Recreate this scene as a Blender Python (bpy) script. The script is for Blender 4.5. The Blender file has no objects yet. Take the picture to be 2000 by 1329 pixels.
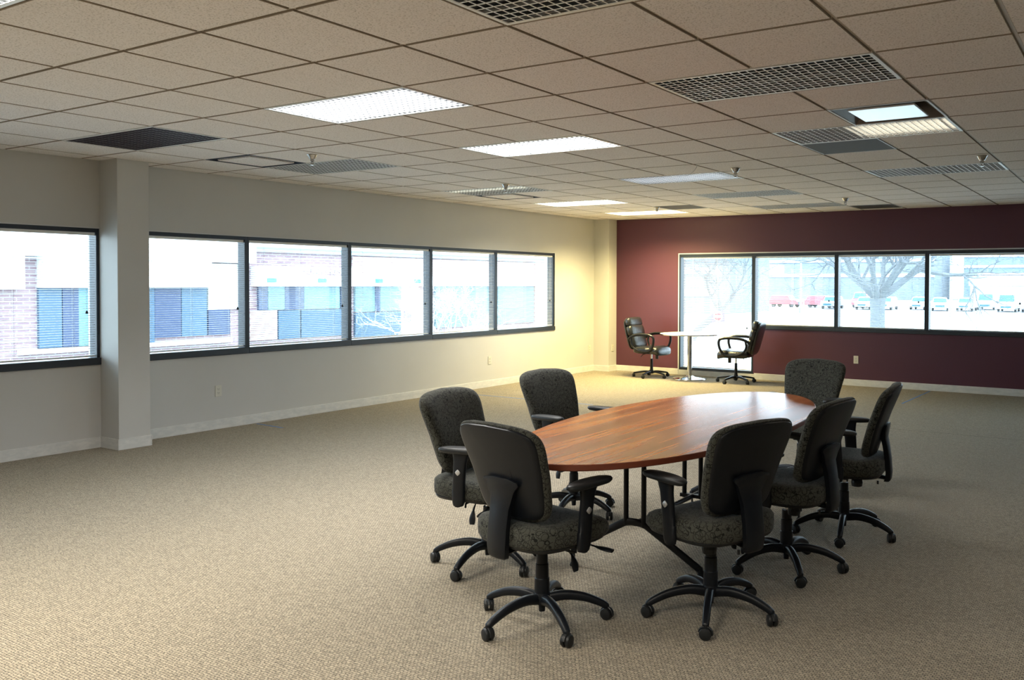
import bpy, bmesh, math, random
from mathutils import Vector, Matrix
PI = math.pi
S = bpy.context.scene
COL = S.collection
R = math.radians

# ------------------------------------------------------------------ camera
cam_d = bpy.data.cameras.new('camera')
cam_d.sensor_width = 36.0
cam_d.lens = 30.563
cam_d.shift_x = -0.0987
cam_d.shift_y = -0.0382
cam_d.clip_end = 600
cam = bpy.data.objects.new('camera', cam_d)
COL.objects.link(cam)
yaw, pit, rol = R(-31.4029), R(-1.16597), R(0.21774)
fw = Vector((math.sin(yaw)*math.cos(pit), math.cos(yaw)*math.cos(pit), math.sin(pit)))
r0 = Vector((math.cos(yaw), -math.sin(yaw), 0))
u0 = r0.cross(fw)
rr = r0*math.cos(rol) + u0*math.sin(rol)
uu = -r0*math.sin(rol) + u0*math.cos(rol)
M = Matrix(((rr.x, uu.x, -fw.x, 8.104), (rr.y, uu.y, -fw.y, -12.899), (rr.z, uu.z, -fw.z, 1.514), (0, 0, 0, 1)))
cam.matrix_world = M
S.camera = cam

# ------------------------------------------------------------------ world, exposure
w = bpy.data.worlds.new('overcast_sky')
S.world = w
w.use_nodes = True
bg = w.node_tree.nodes['Background']
bg.inputs[0].default_value = (0.80, 0.91, 1.0, 1)
SKY = 6.0
bg.inputs[1].default_value = SKY
S.view_settings.view_transform = 'Standard'
S.view_settings.look = 'None'
S.view_settings.gamma = 1.0
S.view_settings.exposure = 0.62
S.cycles.use_denoising = True
S.cycles.max_bounces = 10
S.cycles.diffuse_bounces = 5
S.cycles.transparent_max_bounces = 24
S.cycles.sample_clamp_indirect = 6.0
LAMP = 1.1           # common factor on the ceiling lamps

# ------------------------------------------------------------------ helpers
def lk(o, parent=None):
    COL.objects.link(o)
    if parent is not None:
        o.parent = parent
    return o

def tag(o, label, cat, group=None, kind=None):
    o['label'] = label
    o['category'] = cat
    if group: o['group'] = group
    if kind: o['kind'] = kind
    return o

def thing(name, label, cat, loc=(0, 0, 0), rz=0, group=None):
    o = bpy.data.objects.new(name, None)
    o.empty_display_size = 0.05
    o.location = loc
    o.rotation_euler = (0, 0, rz)
    lk(o)
    return tag(o, label, cat, group)

def obj(name, bm, mats, parent=None, smooth=None, bevel=0, loc=None):
    if not isinstance(mats, (list, tuple)): mats = [mats]
    bmesh.ops.recalc_face_normals(bm, faces=bm.faces)
    me = bpy.data.meshes.new(name)
    bm.to_mesh(me); bm.free()
    for m in mats: me.materials.append(m)
    o = bpy.data.objects.new(name, me)
    lk(o, parent)
    if loc: o.location = loc
    if smooth is not None:
        me.shade_smooth()
        me.set_sharp_from_angle(angle=R(smooth))
    if bevel:
        b = o.modifiers.new('bevel', 'BEVEL'); b.width = bevel; b.segments = 2; b.limit_method = 'ANGLE'
    return o

def struct(name, bm, mats, parent=None, label=None, cat=None, **k):
    o = obj(name, bm, mats, parent, **k)
    if parent is None:
        o['kind'] = 'structure'
        if label: o['label'] = label
        if cat: o['category'] = cat
    return o

def copy_tree(o, parent=None):
    c = o.copy()
    COL.objects.link(c)
    c.parent = parent
    if parent is not None:
        c.matrix_parent_inverse = o.matrix_parent_inverse.copy()
    for ch in list(o.children):
        copy_tree(ch, c)
    return c

def BM(): return bmesh.new()

def box(bm, x0, x1, y0, y1, z0, z1, mi=0):
    vs = [bm.verts.new(p) for p in ((x0,y0,z0),(x1,y0,z0),(x1,y1,z0),(x0,y1,z0),(x0,y0,z1),(x1,y0,z1),(x1,y1,z1),(x0,y1,z1))]
    fs = []
    for f in ((0,3,2,1),(4,5,6,7),(0,1,5,4),(1,2,6,5),(2,3,7,6),(3,0,4,7)):
        fc = bm.faces.new([vs[i] for i in f]); fc.material_index = mi; fs.append(fc)
    return vs

def loft(bm, rings, cap=True, closed=True, mi=0):
    R_ = [[bm.verts.new(p) for p in ring] for ring in rings]
    n = len(R_[0])
    for a, b in zip(R_[:-1], R_[1:]):
        for i in range(n if closed else n-1):
            j = (i+1) % n
            f = bm.faces.new((a[i], a[j], b[j], b[i])); f.material_index = mi
    if cap:
        for q in (R_[0], R_[-1]):
            try:
                f = bm.faces.new(q); f.material_index = mi
            except ValueError: pass
    return R_

def lathe(bm, prof, seg=24, c=(0, 0), mi=0):
    """prof = [(r,z)...] around the z axis at c"""
    loft(bm, [[(c[0]+max(r, 1e-5)*math.cos(2*PI*k/seg), c[1]+max(r, 1e-5)*math.sin(2*PI*k/seg), z) for k in range(seg)] for r, z in prof], mi=mi)

def tube(bm, pts, rad, seg=8, flat=None, up=Vector((0, 0, 1)), mi=0):
    """tube along pts; rad number or list; flat=(a,b) multiplies the section (side, up)"""
    pts = [Vector(p) for p in pts]
    n = len(pts)
    if not isinstance(rad, (list, tuple)): rad = [rad]*n
    rings = []
    for i, p in enumerate(pts):
        t = (pts[min(i+1, n-1)] - pts[max(i-1, 0)]).normalized()
        u = up if abs(t.dot(up)) < .97 else Vector((1, 0, 0))
        s = t.cross(u).normalized(); v = s.cross(t).normalized()
        fa, fb = flat if flat else (1, 1)
        rings.append([p + s*(math.cos(2*PI*k/seg)*rad[i]*fa) + v*(math.sin(2*PI*k/seg)*rad[i]*fb) for k in range(seg)])
    loft(bm, rings, mi=mi)

def cylx(bm, a, b, r, seg=16, mi=0):
    tube(bm, [a, b], r, seg, mi=mi)

def spl(pts, n=6):
    """Catmull-Rom through pts"""
    P = [Vector(p) for p in pts]
    P = [P[0]*2-P[1]] + P + [P[-1]*2-P[-2]]
    out = []
    for i in range(1, len(P)-2):
        for k in range(n):
            t = k/n
            a, b, c, d = P[i-1], P[i], P[i+1], P[i+2]
            out.append(.5*((2*b)+(c-a)*t+(2*a-5*b+4*c-d)*t*t+(3*b-a-3*c+d)*t**3))
    out.append(P[-2])
    return out

def sgnp(v, e): return math.copysign(abs(v)**e, v)
def superell(n, a, b, e=0.5):
    return [(a*sgnp(math.cos(2*PI*k/n), e), b*sgnp(math.sin(2*PI*k/n), e)) for k in range(n)]

def rect_with_holes(bm, axis, at, th, u0_, u1_, z0, z1, holes, mi=0):
    """wall slab: axis 'x' -> plane x=at..at+th, u is y ; axis 'y' -> u is x. holes=[(u0,u1,z0,z1)] sorted"""
    def bx(a, b, c, d):
        if b-a < 1e-4 or d-c < 1e-4: return
        if axis == 'x': box(bm, min(at, at+th), max(at, at+th), a, b, c, d, mi)
        else: box(bm, a, b, min(at, at+th), max(at, at+th), c, d, mi)
    cur = u0_
    for (a, b, c, d) in holes:
        bx(cur, a, z0, z1)
        bx(a, b, z0, c); bx(a, b, d, z1)
        cur = b
    bx(cur, u1_, z0, z1)

# ------------------------------------------------------------------ materials
def mat(name, col=(.5, .5, .5), rough=.6, metal=0, spec=.5, emis=None, es=0, trans=0, coat=0, sheen=0):
    m = bpy.data.materials.new(name); m.use_nodes = True
    b = m.node_tree.nodes['Principled BSDF']
    b.inputs['Base Color'].default_value = (*col, 1)
    b.inputs['Roughness'].default_value = rough
    b.inputs['Metallic'].default_value = metal
    b.inputs['Specular IOR Level'].default_value = spec
    if coat: b.inputs['Coat Weight'].default_value = coat; b.inputs['Coat Roughness'].default_value = .22
    if sheen: b.inputs['Sheen Weight'].default_value = sheen
    if emis: b.inputs['Emission Color'].default_value = (*emis, 1); b.inputs['Emission Strength'].default_value = es
    return m

class NT:
    def __init__(s, m): s.t = m.node_tree; s.n = s.t.nodes; s.l = s.t.links; s.b = s.n['Principled BSDF']
    def new(s, ty, **k):
        n = s.n.new(ty)
        for a, v in k.items(): setattr(n, a, v)
        return n
    def set(s, n, **k):
        for a, v in k.items(): n.inputs[a].default_value = v
    def link(s, a, b): s.l.new(a, b)
    def coords(s, kind='Object', scale=(1, 1, 1), rot=(0, 0, 0), loc=(0, 0, 0)):
        tc = s.new('ShaderNodeTexCoord'); mp = s.new('ShaderNodeMapping')
        mp.inputs['Scale'].default_value = scale; mp.inputs['Rotation'].default_value = rot; mp.inputs['Location'].default_value = loc
        s.link(tc.outputs[kind], mp.inputs[0]); return mp.outputs[0]
    def noise(s, vec, scale, detail=3, rough=.5, dist=0):
        n = s.new('ShaderNodeTexNoise'); n.inputs['Scale'].default_value = scale; n.inputs['Detail'].default_value = detail
        n.inputs['Roughness'].default_value = rough; n.inputs['Distortion'].default_value = dist
        s.link(vec, n.inputs['Vector']); return n.outputs[0]
    def ramp(s, f, stops, mode='LINEAR'):
        r = s.new('ShaderNodeValToRGB'); r.color_ramp.interpolation = mode
        e = r.color_ramp.elements
        while len(e) < len(stops): e.new(.5)
        for q, (p, c) in zip(e, stops):
            q.position = p; q.color = (*c, 1) if len(c) == 3 else c
        s.link(f, r.inputs[0]); return r.outputs[0]
    def mix(s, f, a, b, mode='MIX'):
        m = s.new('ShaderNodeMix', data_type='RGBA', blend_type=mode)
        for v, i in ((f, 0), (a, 6), (b, 7)):
            if isinstance(v, (int, float)): m.inputs[i].default_value = v
            elif isinstance(v, tuple): m.inputs[i].default_value = (*v, 1)
            else: s.link(v, m.inputs[i])
        return m.outputs[2]
    def math(s, op, a, b=None, c=None):
        m = s.new('ShaderNodeMath', operation=op)
        for i, v in enumerate((a, b, c)):
            if v is None: continue
            if isinstance(v, (int, float)): m.inputs[i].default_value = v
            else: s.link(v, m.inputs[i])
        return m.outputs[0]
    def bump(s, h, strength=.3, dist=.01):
        b = s.new('ShaderNodeBump'); b.inputs['Strength'].default_value = strength; b.inputs['Distance'].default_value = dist
        s.link(h, b.inputs['Height']); s.link(b.outputs[0], s.b.inputs['Normal'])
    def color(s, c): s.link(c, s.b.inputs['Base Color'])

def m_paint(name, col, var=.06, rough=.62):
    m = mat(name, col, rough); t = NT(m); v = t.coords()
    n = t.noise(v, 1.3, 4)
    t.color(t.mix(t.ramp(n, [(.3, (0, 0, 0)), (.75, (1, 1, 1))]), tuple(c*(1-var) for c in col), col))
    t.bump(t.noise(v, 260, 2), .12, .002)
    return m

M_wall = m_paint('wall_paint', (.575, .575, .56))
M_red = m_paint('burgundy_paint', (.085, .023, .043), .05, .5)
M_dark = mat('bronze_aluminium', (.014, .022, .036), .38, .0, .5)
M_sill = mat('sill_metal', (.020, .028, .040), .42)
M_bead = mat('white_bead', (.6, .62, .64), .4)
M_slat = mat('blind_slat', (.78, .80, .80), .45)
M_cord = mat('blind_cord', (.62, .64, .64), .8)
M_black = mat('black_rubber', (.008, .009, .01), .6)
M_chrome = mat('chrome', (.72, .73, .74), .12, 1.0)
M_nickel = mat('sprinkler_metal', (.50, .49, .49), .2, 1.0)

def m_base():
    m = mat('vinyl_baseboard', (.70, .70, .68), .45); t = NT(m); v = t.coords(scale=(1, 1, 3))
    n = t.noise(v, 9, 6, .65)
    t.color(t.mix(t.ramp(n, [(.42, (0, 0, 0)), (.62, (1, 1, 1))]), (.62, .63, .62), (.72, .72, .70)))
    return m
M_base = m_base()

def m_tile():
    m = mat('acoustic_tile', (.7, .66, .6), .95, spec=.1); t = NT(m); v = t.coords()
    n = t.noise(v, 115, 3, .6)
    spk = t.ramp(n, [(.34, (0, 0, 0)), (.48, (1, 1, 1))])
    big = t.noise(v, 1.1, 2)
    base = t.mix(big, (.80, .765, .75), (.85, .81, .79))
    t.color(t.mix(spk, (.53, .495, .465), base))
    t.bump(n, .5, .004)
    return m
M_tile = m_tile()
M_tedge = mat('tile_cut_edge', (.30, .25, .20), .9)
M_grid = mat('ceiling_grid_steel', (.48, .43, .36), .5)

def m_carpet():
    m = mat('loop_carpet', (.3, .25, .18), .98, spec=.08, sheen=.15); t = NT(m)
    v = t.coords()
    warp = t.new('ShaderNodeVectorMath', operation='MULTIPLY_ADD')
    nz = t.new('ShaderNodeTexNoise'); nz.inputs['Scale'].default_value = 60; nz.inputs['Detail'].default_value = 3
    t.link(v, nz.inputs['Vector']); t.link(nz.outputs['Color'], warp.inputs[0]); warp.inputs[1].default_value = (.017, .017, 0); t.link(v, warp.inputs[2])
    b = t.new('ShaderNodeTexBrick'); b.offset = .5
    t.set(b, **{'Scale': 1.0, 'Mortar Size': .0030, 'Mortar Smooth': 1.0, 'Brick Width': .0185, 'Row Height': .0125, 'Bias': 0.0})
    b.inputs['Color1'].default_value = (1, 1, 1, 1); b.inputs['Color2'].default_value = (.55, .55, .55, 1); b.inputs['Mortar'].default_value = (0, 0, 0, 1)
    t.link(warp.outputs[0], b.inputs['Vector'])
    fine = t.noise(v, 260, 3, .7)
    f2 = t.math('MULTIPLY', b.outputs['Color'], t.math('ADD', t.math('MULTIPLY', fine, 1.7), .25))
    big = t.noise(v, .7, 3)
    light = t.mix(big, (.46, .393, .282), (.42, .362, .268))
    c = t.mix(f2, (.070, .060, .045), light)
    # carpet seam across the room
    sp = t.new('ShaderNodeSeparateXYZ'); t.link(v, sp.inputs[0])
    d = t.math('ABSOLUTE', t.math('ADD', sp.outputs[1], 3.62))
    seam = t.math('LESS_THAN', d, .006)
    t.color(t.mix(seam, c, (.10, .085, .06)))
    t.bump(t.math('MULTIPLY', b.outputs['Color'], fine), .9, .006)
    return m
M_carpet = m_carpet()

def m_wood():
    m = mat('cherry_laminate', (.4, .15, .06), .20, spec=.42); t = NT(m)
    v = t.coords(scale=(10, .55, 1))
    n1 = t.noise(v, 1.5, 3, .5, .0)
    v2 = t.coords(scale=(70, 1.1, 1))
    n2 = t.noise(v2, 2.0, 3, .6)
    f = t.math('ADD', t.math('MULTIPLY', n1, .75), t.math('MULTIPLY', n2, .25))
    t.color(t.ramp(f, [(.30, (.13, .030, .010)), (.44, (.26, .062, .016)), (.54, (.40, .115, .028)), (.72, (.50, .180, .050))]))
    return m
M_wood = m_wood()
M_wood_edge = mat('dark_cherry_edge', (.17, .042, .020), .35)

def m_fabric(name, base, line):
    m = mat(name, base, .95, spec=.1, sheen=.1); t = NT(m)
    v = t.coords()
    tot = None
    for i, (sc, off) in enumerate(((26, (0, 0, 0)), (31, (3.1, 1.7, .6)), (37, (7.7, 4.2, 2.9)))):
        mp = t.new('ShaderNodeMapping'); mp.inputs['Location'].default_value = off; mp.inputs['Rotation'].default_value = (i*.7, i*1.1, i*.5)
        t.link(v, mp.inputs[0])
        vo = t.new('ShaderNodeTexVoronoi'); vo.inputs['Scale'].default_value = sc; t.link(mp.outputs[0], vo.inputs['Vector'])
        ring = t.math('LESS_THAN', t.math('ABSOLUTE', t.math('SUBTRACT', vo.outputs['Distance'], .47+.04*i)), .026)
        tot = ring if tot is None else t.math('MAXIMUM', tot, ring)
    fine = t.noise(v, 700, 1)
    b = t.mix(fine, tuple(c*.7 for c in base), tuple(c*1.3 for c in base))
    t.color(t.mix(tot, b, line))
    t.bump(fine, .2, .001)
    return m
M_fab = m_fabric('squiggle_fabric', (.060, .062, .053), (.012, .013, .012))
M_plast = mat('black_plastic', (.006, .008, .012), .40, spec=.28)
M_plast2 = mat('black_plastic_soft', (.012, .014, .016), .45, spec=.4)
M_btn = mat('silver_button', (.55, .56, .57), .35, .6)
M_leather = mat('black_leather', (.012, .014, .018), .28, spec=.6)
t_ = NT(M_leather); t_.bump(t_.noise(t_.coords(), 45, 4), .35, .01)
M_tape = mat('blue_tape', (.10, .19, .42), .7)
M_ivory = mat('ivory_plate', (.62, .61, .54), .4)
M_slot = mat('outlet_slot', (.03, .03, .03), .6)
M_white_lam = mat('white_laminate', (.78, .76, .68), .22)

def m_glass():
    m = bpy.data.materials.new('window_glass'); m.use_nodes = True
    t = m.node_tree; t.nodes.clear()
    o = t.nodes.new('ShaderNodeOutputMaterial'); tr = t.nodes.new('ShaderNodeBsdfTransparent'); gl = t.nodes.new('ShaderNodeBsdfGlossy')
    mx = t.nodes.new('ShaderNodeMixShader'); ge = t.nodes.new('ShaderNodeNewGeometry')
    dp = t.nodes.new('ShaderNodeVectorMath'); dp.operation = 'DOT_PRODUCT'
    t.links.new(ge.outputs['Normal'], dp.inputs[0]); t.links.new(ge.outputs['Incoming'], dp.inputs[1])
    def mt(op, a, b=None):
        m_ = t.nodes.new('ShaderNodeMath'); m_.operation = op
        for i_, v_ in enumerate((a, b)):
            if v_ is None: continue
            if isinstance(v_, float): m_.inputs[i_].default_value = v_
            else: t.links.new(v_, m_.inputs[i_])
        return m_.outputs[0]
    fr = mt('ADD', mt('MULTIPLY', mt('POWER', mt('SUBTRACT', 1.0, mt('ABSOLUTE', dp.outputs['Value'])), 5.0), .90), .05)
    tr.inputs[0].default_value = (.80, .91, .96, 1); gl.inputs['Roughness'].default_value = .01
    t.links.new(fr, mx.inputs[0]); t.links.new(tr.outputs[0], mx.inputs[1]); t.links.new(gl.outputs[0], mx.inputs[2]); t.links.new(mx.outputs[0], o.inputs[0])
    return m
M_glass = m_glass()

# ------------------------------------------------------------------ room shell
H = 2.607; CELL = .6096; GX = 5.7806; GY = -10.5734
XR, YB = 14.5, -19.0        # room goes on to the right and behind the photographer
TOP = 3.1
bm = BM(); box(bm, 0, XR, YB, 0, -.12, 0)
struct('floor', bm, M_carpet, label='beige ribbed loop pile carpet floor', cat='floor')

ZS_L, ZT_L = .79, 1.992
ZS_R, ZT_R = .822, 1.998
W1 = (-12.78, -8.582); W2 = (-8.282, -1.435)
P1 = [-12.78, -11.38, -9.98, -8.582]
P2 = [-8.282, -7.056, -5.660, -4.267, -2.905, -1.435]
bm = BM(); rect_with_holes(bm, 'x', -.20, .20, YB, .2, -.12, TOP, [(W1[0], W1[1], ZS_L, ZT_L), (W2[0], W2[1], ZS_L, ZT_L)])
struct('wall_left', bm, M_wall, label='grey beige painted wall with long window bands', cat='wall')
PX = [1.515, 2.832, 4.159, 5.465, 6.79, 8.11, 9.43, 10.75]
bm = BM(); rect_with_holes(bm, 'y', 0, .20, 0, XR+.2, -.12, TOP, [(PX[0], PX[1], .085, ZT_R), (PX[1], PX[-1], ZS_R, ZT_R)])
struct('wall_far', bm, M_red, label='burgundy painted far wall', cat='wall')
bm = BM(); box(bm, XR, XR+.2, YB, 0, -.12, TOP)
struct('wall_right', bm, M_wall, label='plain beige wall on the right', cat='wall')
bm = BM(); box(bm, -.2, XR+.2, YB-.2, YB, -.12, TOP)
struct('wall_back', bm, M_wall, label='plain beige wall behind the photographer', cat='wall')
bm = BM(); box(bm, -.2, XR+.2, YB-.2, .2, TOP, TOP+.15)
struct('roof_light_seal', bm, M_wall)  # unseen slab added to keep sky light out above the ceiling
bm = BM(); box(bm, 0, .292, -8.582, -8.292, 0, H+.02)
struct('column_left', bm, M_wall, label='square beige column between the left windows', cat='column', bevel=.003)
bm = BM(); box(bm, 0, .300, -.262, 0, 0, H+.02)
struct('column_corner', bm, M_wall, label='beige boxed corner column beside the burgundy wall', cat='column', bevel=.003)

# baseboards
def bb(name, segs):
    bm = BM()
    for s in segs: box(bm, *s, 0, .098)
    struct(name, bm, M_base, label='white scuffed vinyl baseboard', cat='baseboard', bevel=.002)
T = .010
bb('baseboard_left', [(0, T, YB, -8.582), (0, T, -8.282+.0, -.262), (0, .292+T, -8.582-T, -8.582), (.292, .292+T, -8.582, -8.292), (0, .292+T, -8.292, -8.292+T),
                      (0, .30+T, -.262-T, -.262), (.30, .30+T, -.262, 0)])
bb('baseboard_far', [(.30+T, PX[0]-.01, -T, 0), (PX[1]+.02, XR, -T, 0)])
bb('baseboard_right', [(XR-T, XR, YB, -T)])
# low curb under the full height pane and white beads round the openings
bm = BM(); box(bm, PX[0]-.005, PX[1]+.02, -.012, .0, 0, .083)
struct('trim_1', bm, M_base, label='white curb under the full height pane', cat='trim')
bm = BM()
box(bm, PX[0]-.016, PX[0]+.002, -.006, .02, .083, ZT_R+.016)
box(bm, PX[0]+.002, PX[-1]+.016, -.006, .02, ZT_R-.001, ZT_R+.016)
struct('trim_2', bm, M_bead, label='thin pale metal bead round the far window opening', cat='trim')
bm = BM()
box(bm, -.02, .006, W2[0], W2[1]+.012, ZT_L, ZT_L+.010)
box(bm, -.02, .006, W2[1], W2[1]+.012, ZS_L+.05, ZT_L)
box(bm, -.02, .006, W1[0], W1[1], ZT_L, ZT_L+.010)
struct('trim_3', bm, M_bead, label='thin pale metal bead over the left windows', cat='trim')

# ------------------------------------------------------------------ ceiling
def cxy(i, j): return GX + CELL*i, GY + CELL*j
FIX = []   # (i, j, kind ...) 2x1 cells
lights = {
 # key : (i, j, lit watts, colour, style, label)
 'near':   (0, 0, 0, None, 'dark ceiling troffer cut off by the top edge of the photo'),
 'second': (0, 3, 0, None, 'unlit silver louvred troffer over the table, right of the photo, with mirrored cells'),
 'bright': (-4, 2, 80, (1, .98, .94), 'brightest lit troffer, large white louvre left of the middle of the ceiling'),
 'bright2': (-4, 5, 70, (1, .98, .94), 'second brightest lit troffer, behind the brightest one in the same row'),
 'warm':   (0, 6, 1.6, (1, .86, .60), 'half lit warm troffer beside the white air diffuser plaque'),
 'silver': (0, 10, 0, None, 'pale unlit troffer partly behind a sprinkler at the far right of the ceiling'),
 'mid':    (-4, 9, 2.2, (.92, .97, 1), 'softly lit silver troffer with a loose wire hanging over it'),
 'dk1':    (-4, 12, 0, None, 'dark unlit troffer right behind the silver one with the loose wire'),
 'dk2':    (-4, 15, 0, None, 'farthest dark troffer close to the burgundy wall'),
 'left':   (-8, 5, 0, None, 'unlit silver troffer by the left wall behind the nearest sprinkler'),
 'strip':  (-8, 9, 1.2, (1, .95, .70), 'troffer with one lit warm tube near the left wall'),
 'lit3':   (-8, 12, 100, (1, .90, .62), 'pale lit troffer second from the far left corner of the ceiling'),
 'corner': (-8, 15, 250, (1, .80, .34), 'warm yellow lit troffer nearest the far left corner'),
 'grille': (-8, 2, 0, None, 'near black louvred troffer at the left, above the square column'),
 'edge':   (-4, -2, 110, (1, .93, .80), 'lit troffer whose corner shows at the top left edge of the photo'),
 'o1': (0, -4, 110, (1, .92, .78), 'lit troffer behind the photographer'),
 'o2': (4, 4, 15, (1, .95, .88), 'added lit troffer off to the right, outside the photo'),  # unseen fixture, added for its light from the right
 'o4': (-4, -7, 90, (1, .93, .80), 'lit troffer farther behind the photographer'),
 'o5': (4, -3, 60, (1, .92, .80), 'added lit troffer to the right of the photographer'),  # unseen fixture, added to brighten the room
 'o6': (-8, -5, 30, (.95, .97, 1), 'added lit troffer left of the photographer by the window'),  # unseen fixture, added for extra light near the windows
}
used = set()
for k, v in lights.items():
    used |= {(v[0], v[1]), (v[0]+1, v[1])}
singles = {'slot1': (-8, 4), 'slot2': (-8, 10), 'plaque': (1, 5), 'dark1': (0, 7), 'dark2': (-6, 14), 'dark3': (-2, 16)}
for v in singles.values(): used.add(v)
i0 = math.floor((0-GX)/CELL); i1 = math.ceil((XR-GX)/CELL)
j0 = math.floor((YB-GY)/CELL); j1 = math.ceil((0-GY)/CELL)
ZG = H + .009
bm = BM()
def tile(bm, xa, xb, ya, yb):
    g = .0095; ch = .003
    # lay-in tegular tile: its face hangs below the tee flanges
    A = [(xa+g, ya+g), (xb-g, ya+g), (xb-g, yb-g), (xa+g, yb-g)]
    B = [(xa+g+ch, ya+g+ch), (xb-g-ch, ya+g+ch), (xb-g-ch, yb-g-ch), (xa+g+ch, yb-g-ch)]
    r1 = [bm.verts.new((x, y, ZG+.004)) for x, y in A]
    r2 = [bm.verts.new((x, y, H+ch)) for x, y in A]
    r3 = [bm.verts.new((x, y, H)) for x, y in B]
    for a, b in ((r1, r2), (r2, r3)):
        for k in range(4):
            f = bm.faces.new((a[k], a[(k+1)%4], b[(k+1)%4], b[k])); f.material_index = 2
    bm.faces.new(r3[::-1])
for i in range(i0, i1):
    for j in range(j0, j1):
        x, y = cxy(i, j)
        xa, xb, ya, yb = max(x, 0), min(x+CELL, XR), max(y, YB), min(y+CELL, 0)
        if xb-xa < .05 or yb-ya < .05 or (i, j) in used: continue
        tile(bm, xa, xb, ya, yb)
        # back of the tile and tee flange around it
        v = [bm.verts.new(p) for p in ((xa, ya, ZG), (xb, ya, ZG), (xb, yb, ZG), (xa, yb, ZG))]
        f = bm.faces.new(v); f.material_index = 1
# tee flanges round the openings
tw = .012
for (i, j) in used:
    x, y = cxy(i, j)
    box(bm, x, x+CELL, y-tw, y+.004, ZG-.0015, ZG+.02, 1); box(bm, x, x+CELL, y+CELL-.004, y+CELL+tw, ZG-.0015, ZG+.02, 1)
    if (i-1, j) not in used: box(bm, x-tw, x+.004, y-tw, y+CELL+tw, ZG-.0016, ZG+.02, 1)
    if (i+1, j) not in used: box(bm, x+CELL-.004, x+CELL+tw, y-tw, y+CELL+tw, ZG-.0016, ZG+.02, 1)
# wall angle
box(bm, 0, .022, YB, 0, ZG-.002, ZG+.02, 1); box(bm, 0, XR, -.022, 0, ZG-.0021, ZG+.02, 1)
struct('ceiling', bm, [M_tile, M_grid, M_tedge], label='suspended ceiling of square speckled acoustic tiles in a tee grid', cat='ceiling')

# ------------------------------------------------------------------ windows and blinds
def window_x(n, y0, y1, z0, z1, lab):       # pane in the left wall
    root = thing('window_%d' % n, lab, 'window', (0, (y0+y1)/2, z0)); root['kind'] = 'structure'
    yc = (y0+y1)/2
    bm = BM(); f = .027
    xa, xb = -.125, -.006
    box(bm, xa, xb, y0-yc, y0-yc+f, 0, z1-z0); box(bm, xa, xb, y1-yc-f, y1-yc, 0, z1-z0)
    box(bm, xa, xb, y0-yc+f, y1-yc-f, z1-z0-.036, z1-z0); box(bm, xa, xb, y0-yc+f, y1-yc-f, 0, .030)
    obj('window_frame', bm, M_dark, root, bevel=.003)
    bm = BM(); box(bm, -.006, .018, y0-yc, y1-yc, -.034, .030)
    obj('window_sill', bm, M_sill, root, bevel=.004)
    bm = BM(); v = [bm.verts.new(p) for p in ((-.085, y0-yc+f, .03), (-.085, y1-yc-f, .03), (-.085, y1-yc-f, z1-z0-.036), (-.085, y0-yc+f, z1-z0-.036))]; bm.faces.new(v)
    obj('glass_pane', bm, M_glass, root)

def window_y(n, x0, x1, z0, z1, lab):
    xc = (x0+x1)/2
    root = thing('window_%d' % n, lab, 'window', (xc, 0, z0)); root['kind'] = 'structure'
    bm = BM(); f = .030
    ya, yb = -.004, .125
    box(bm, x0-xc, x0-xc+f, ya, yb, 0, z1-z0); box(bm, x1-xc-f, x1-xc, ya, yb, 0, z1-z0)
    box(bm, x0-xc+f, x1-xc-f, ya, yb, z1-z0-.05, z1-z0); box(bm, x0-xc+f, x1-xc-f, ya, yb, 0, .042)
    obj('window_frame', bm, M_dark, root, bevel=.003)
    if z0 > .5:
        bm = BM(); box(bm, x0-xc, x1-xc, -.020, -.004, -.020, .034)
        obj('window_sill', bm, M_sill, root, bevel=.004)
    bm = BM(); v = [bm.verts.new(p) for p in ((x0-xc+f, .085, .03), (x1-xc-f, .085, .03), (x1-xc-f, .085, z1-z0-.05), (x0-xc+f, .085, z1-z0-.05))]; bm.faces.new(v)
    obj('glass_pane', bm, M_glass, root)

def blind(width, height, label, loc, rz, group, tassel=True):
    """width runs along local x, hanging down from local z=0"""
    root = thing('window_blind', label, 'blind', loc, rz, group)
    w2 = width/2
    bm = BM(); box(bm, -w2, w2, -.014, .014, -.026, 0)
    obj('headrail', bm, M_slat, root, bevel=.002)
    bm = BM(); n = int((height-.045)/.0215)
    for k in range(n):
        z = -.040 - k*.0215
        pr_ = [(-.0125, -.0022), (-.006, .0000), (0, .0010), (.006, .0006), (.0125, -.0006)]
        a = [bm.verts.new((-w2+.003, y, z+dz)) for y, dz in pr_]; b = [bm.verts.new((w2-.003, y, z+dz)) for y, dz in pr_]
        for q in range(4): bm.faces.new((a[q], a[q+1], b[q+1], b[q]))
    o = obj('slats', bm, M_slat, root)
    o.modifiers.new('solid', 'SOLIDIFY').thickness = .0005
    for p in o.data.polygons: p.use_smooth = True
    zb = -.040 - n*.0215
    bm = BM(); box(bm, -w2+.002, w2-.002, -.012, .012, zb-.010, zb+.004)
    obj('bottom_rail', bm, M_slat, root, bevel=.002)
    for fx in (-.36, 0, .36):
        bm = BM()
        for dy in (-.0128, .0128): box(bm, fx*width-.0008, fx*width+.0008, dy-.0008, dy+.0008, zb, -.02)
        obj('ladder_cord', bm, M_cord, root)
    bm = BM(); tube(bm, [(w2-.08, -.022, -.02), (w2-.08, -.022, -.62*height)], .0012, 5)
    c = obj('pull_cord', bm, M_cord, root)
    if tassel:
        bm = BM(); lathe(bm, [(.0, 0), (.007, -.004), (.012, -.020), (.011, -.028), (0, -.030)], 10, (w2-.08, -.022)); 
        bmesh.ops.translate(bm, verts=bm.verts, vec=(0, 0, -.62*height))
        obj('cord_tassel', bm, M_black, c)
    return root

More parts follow.
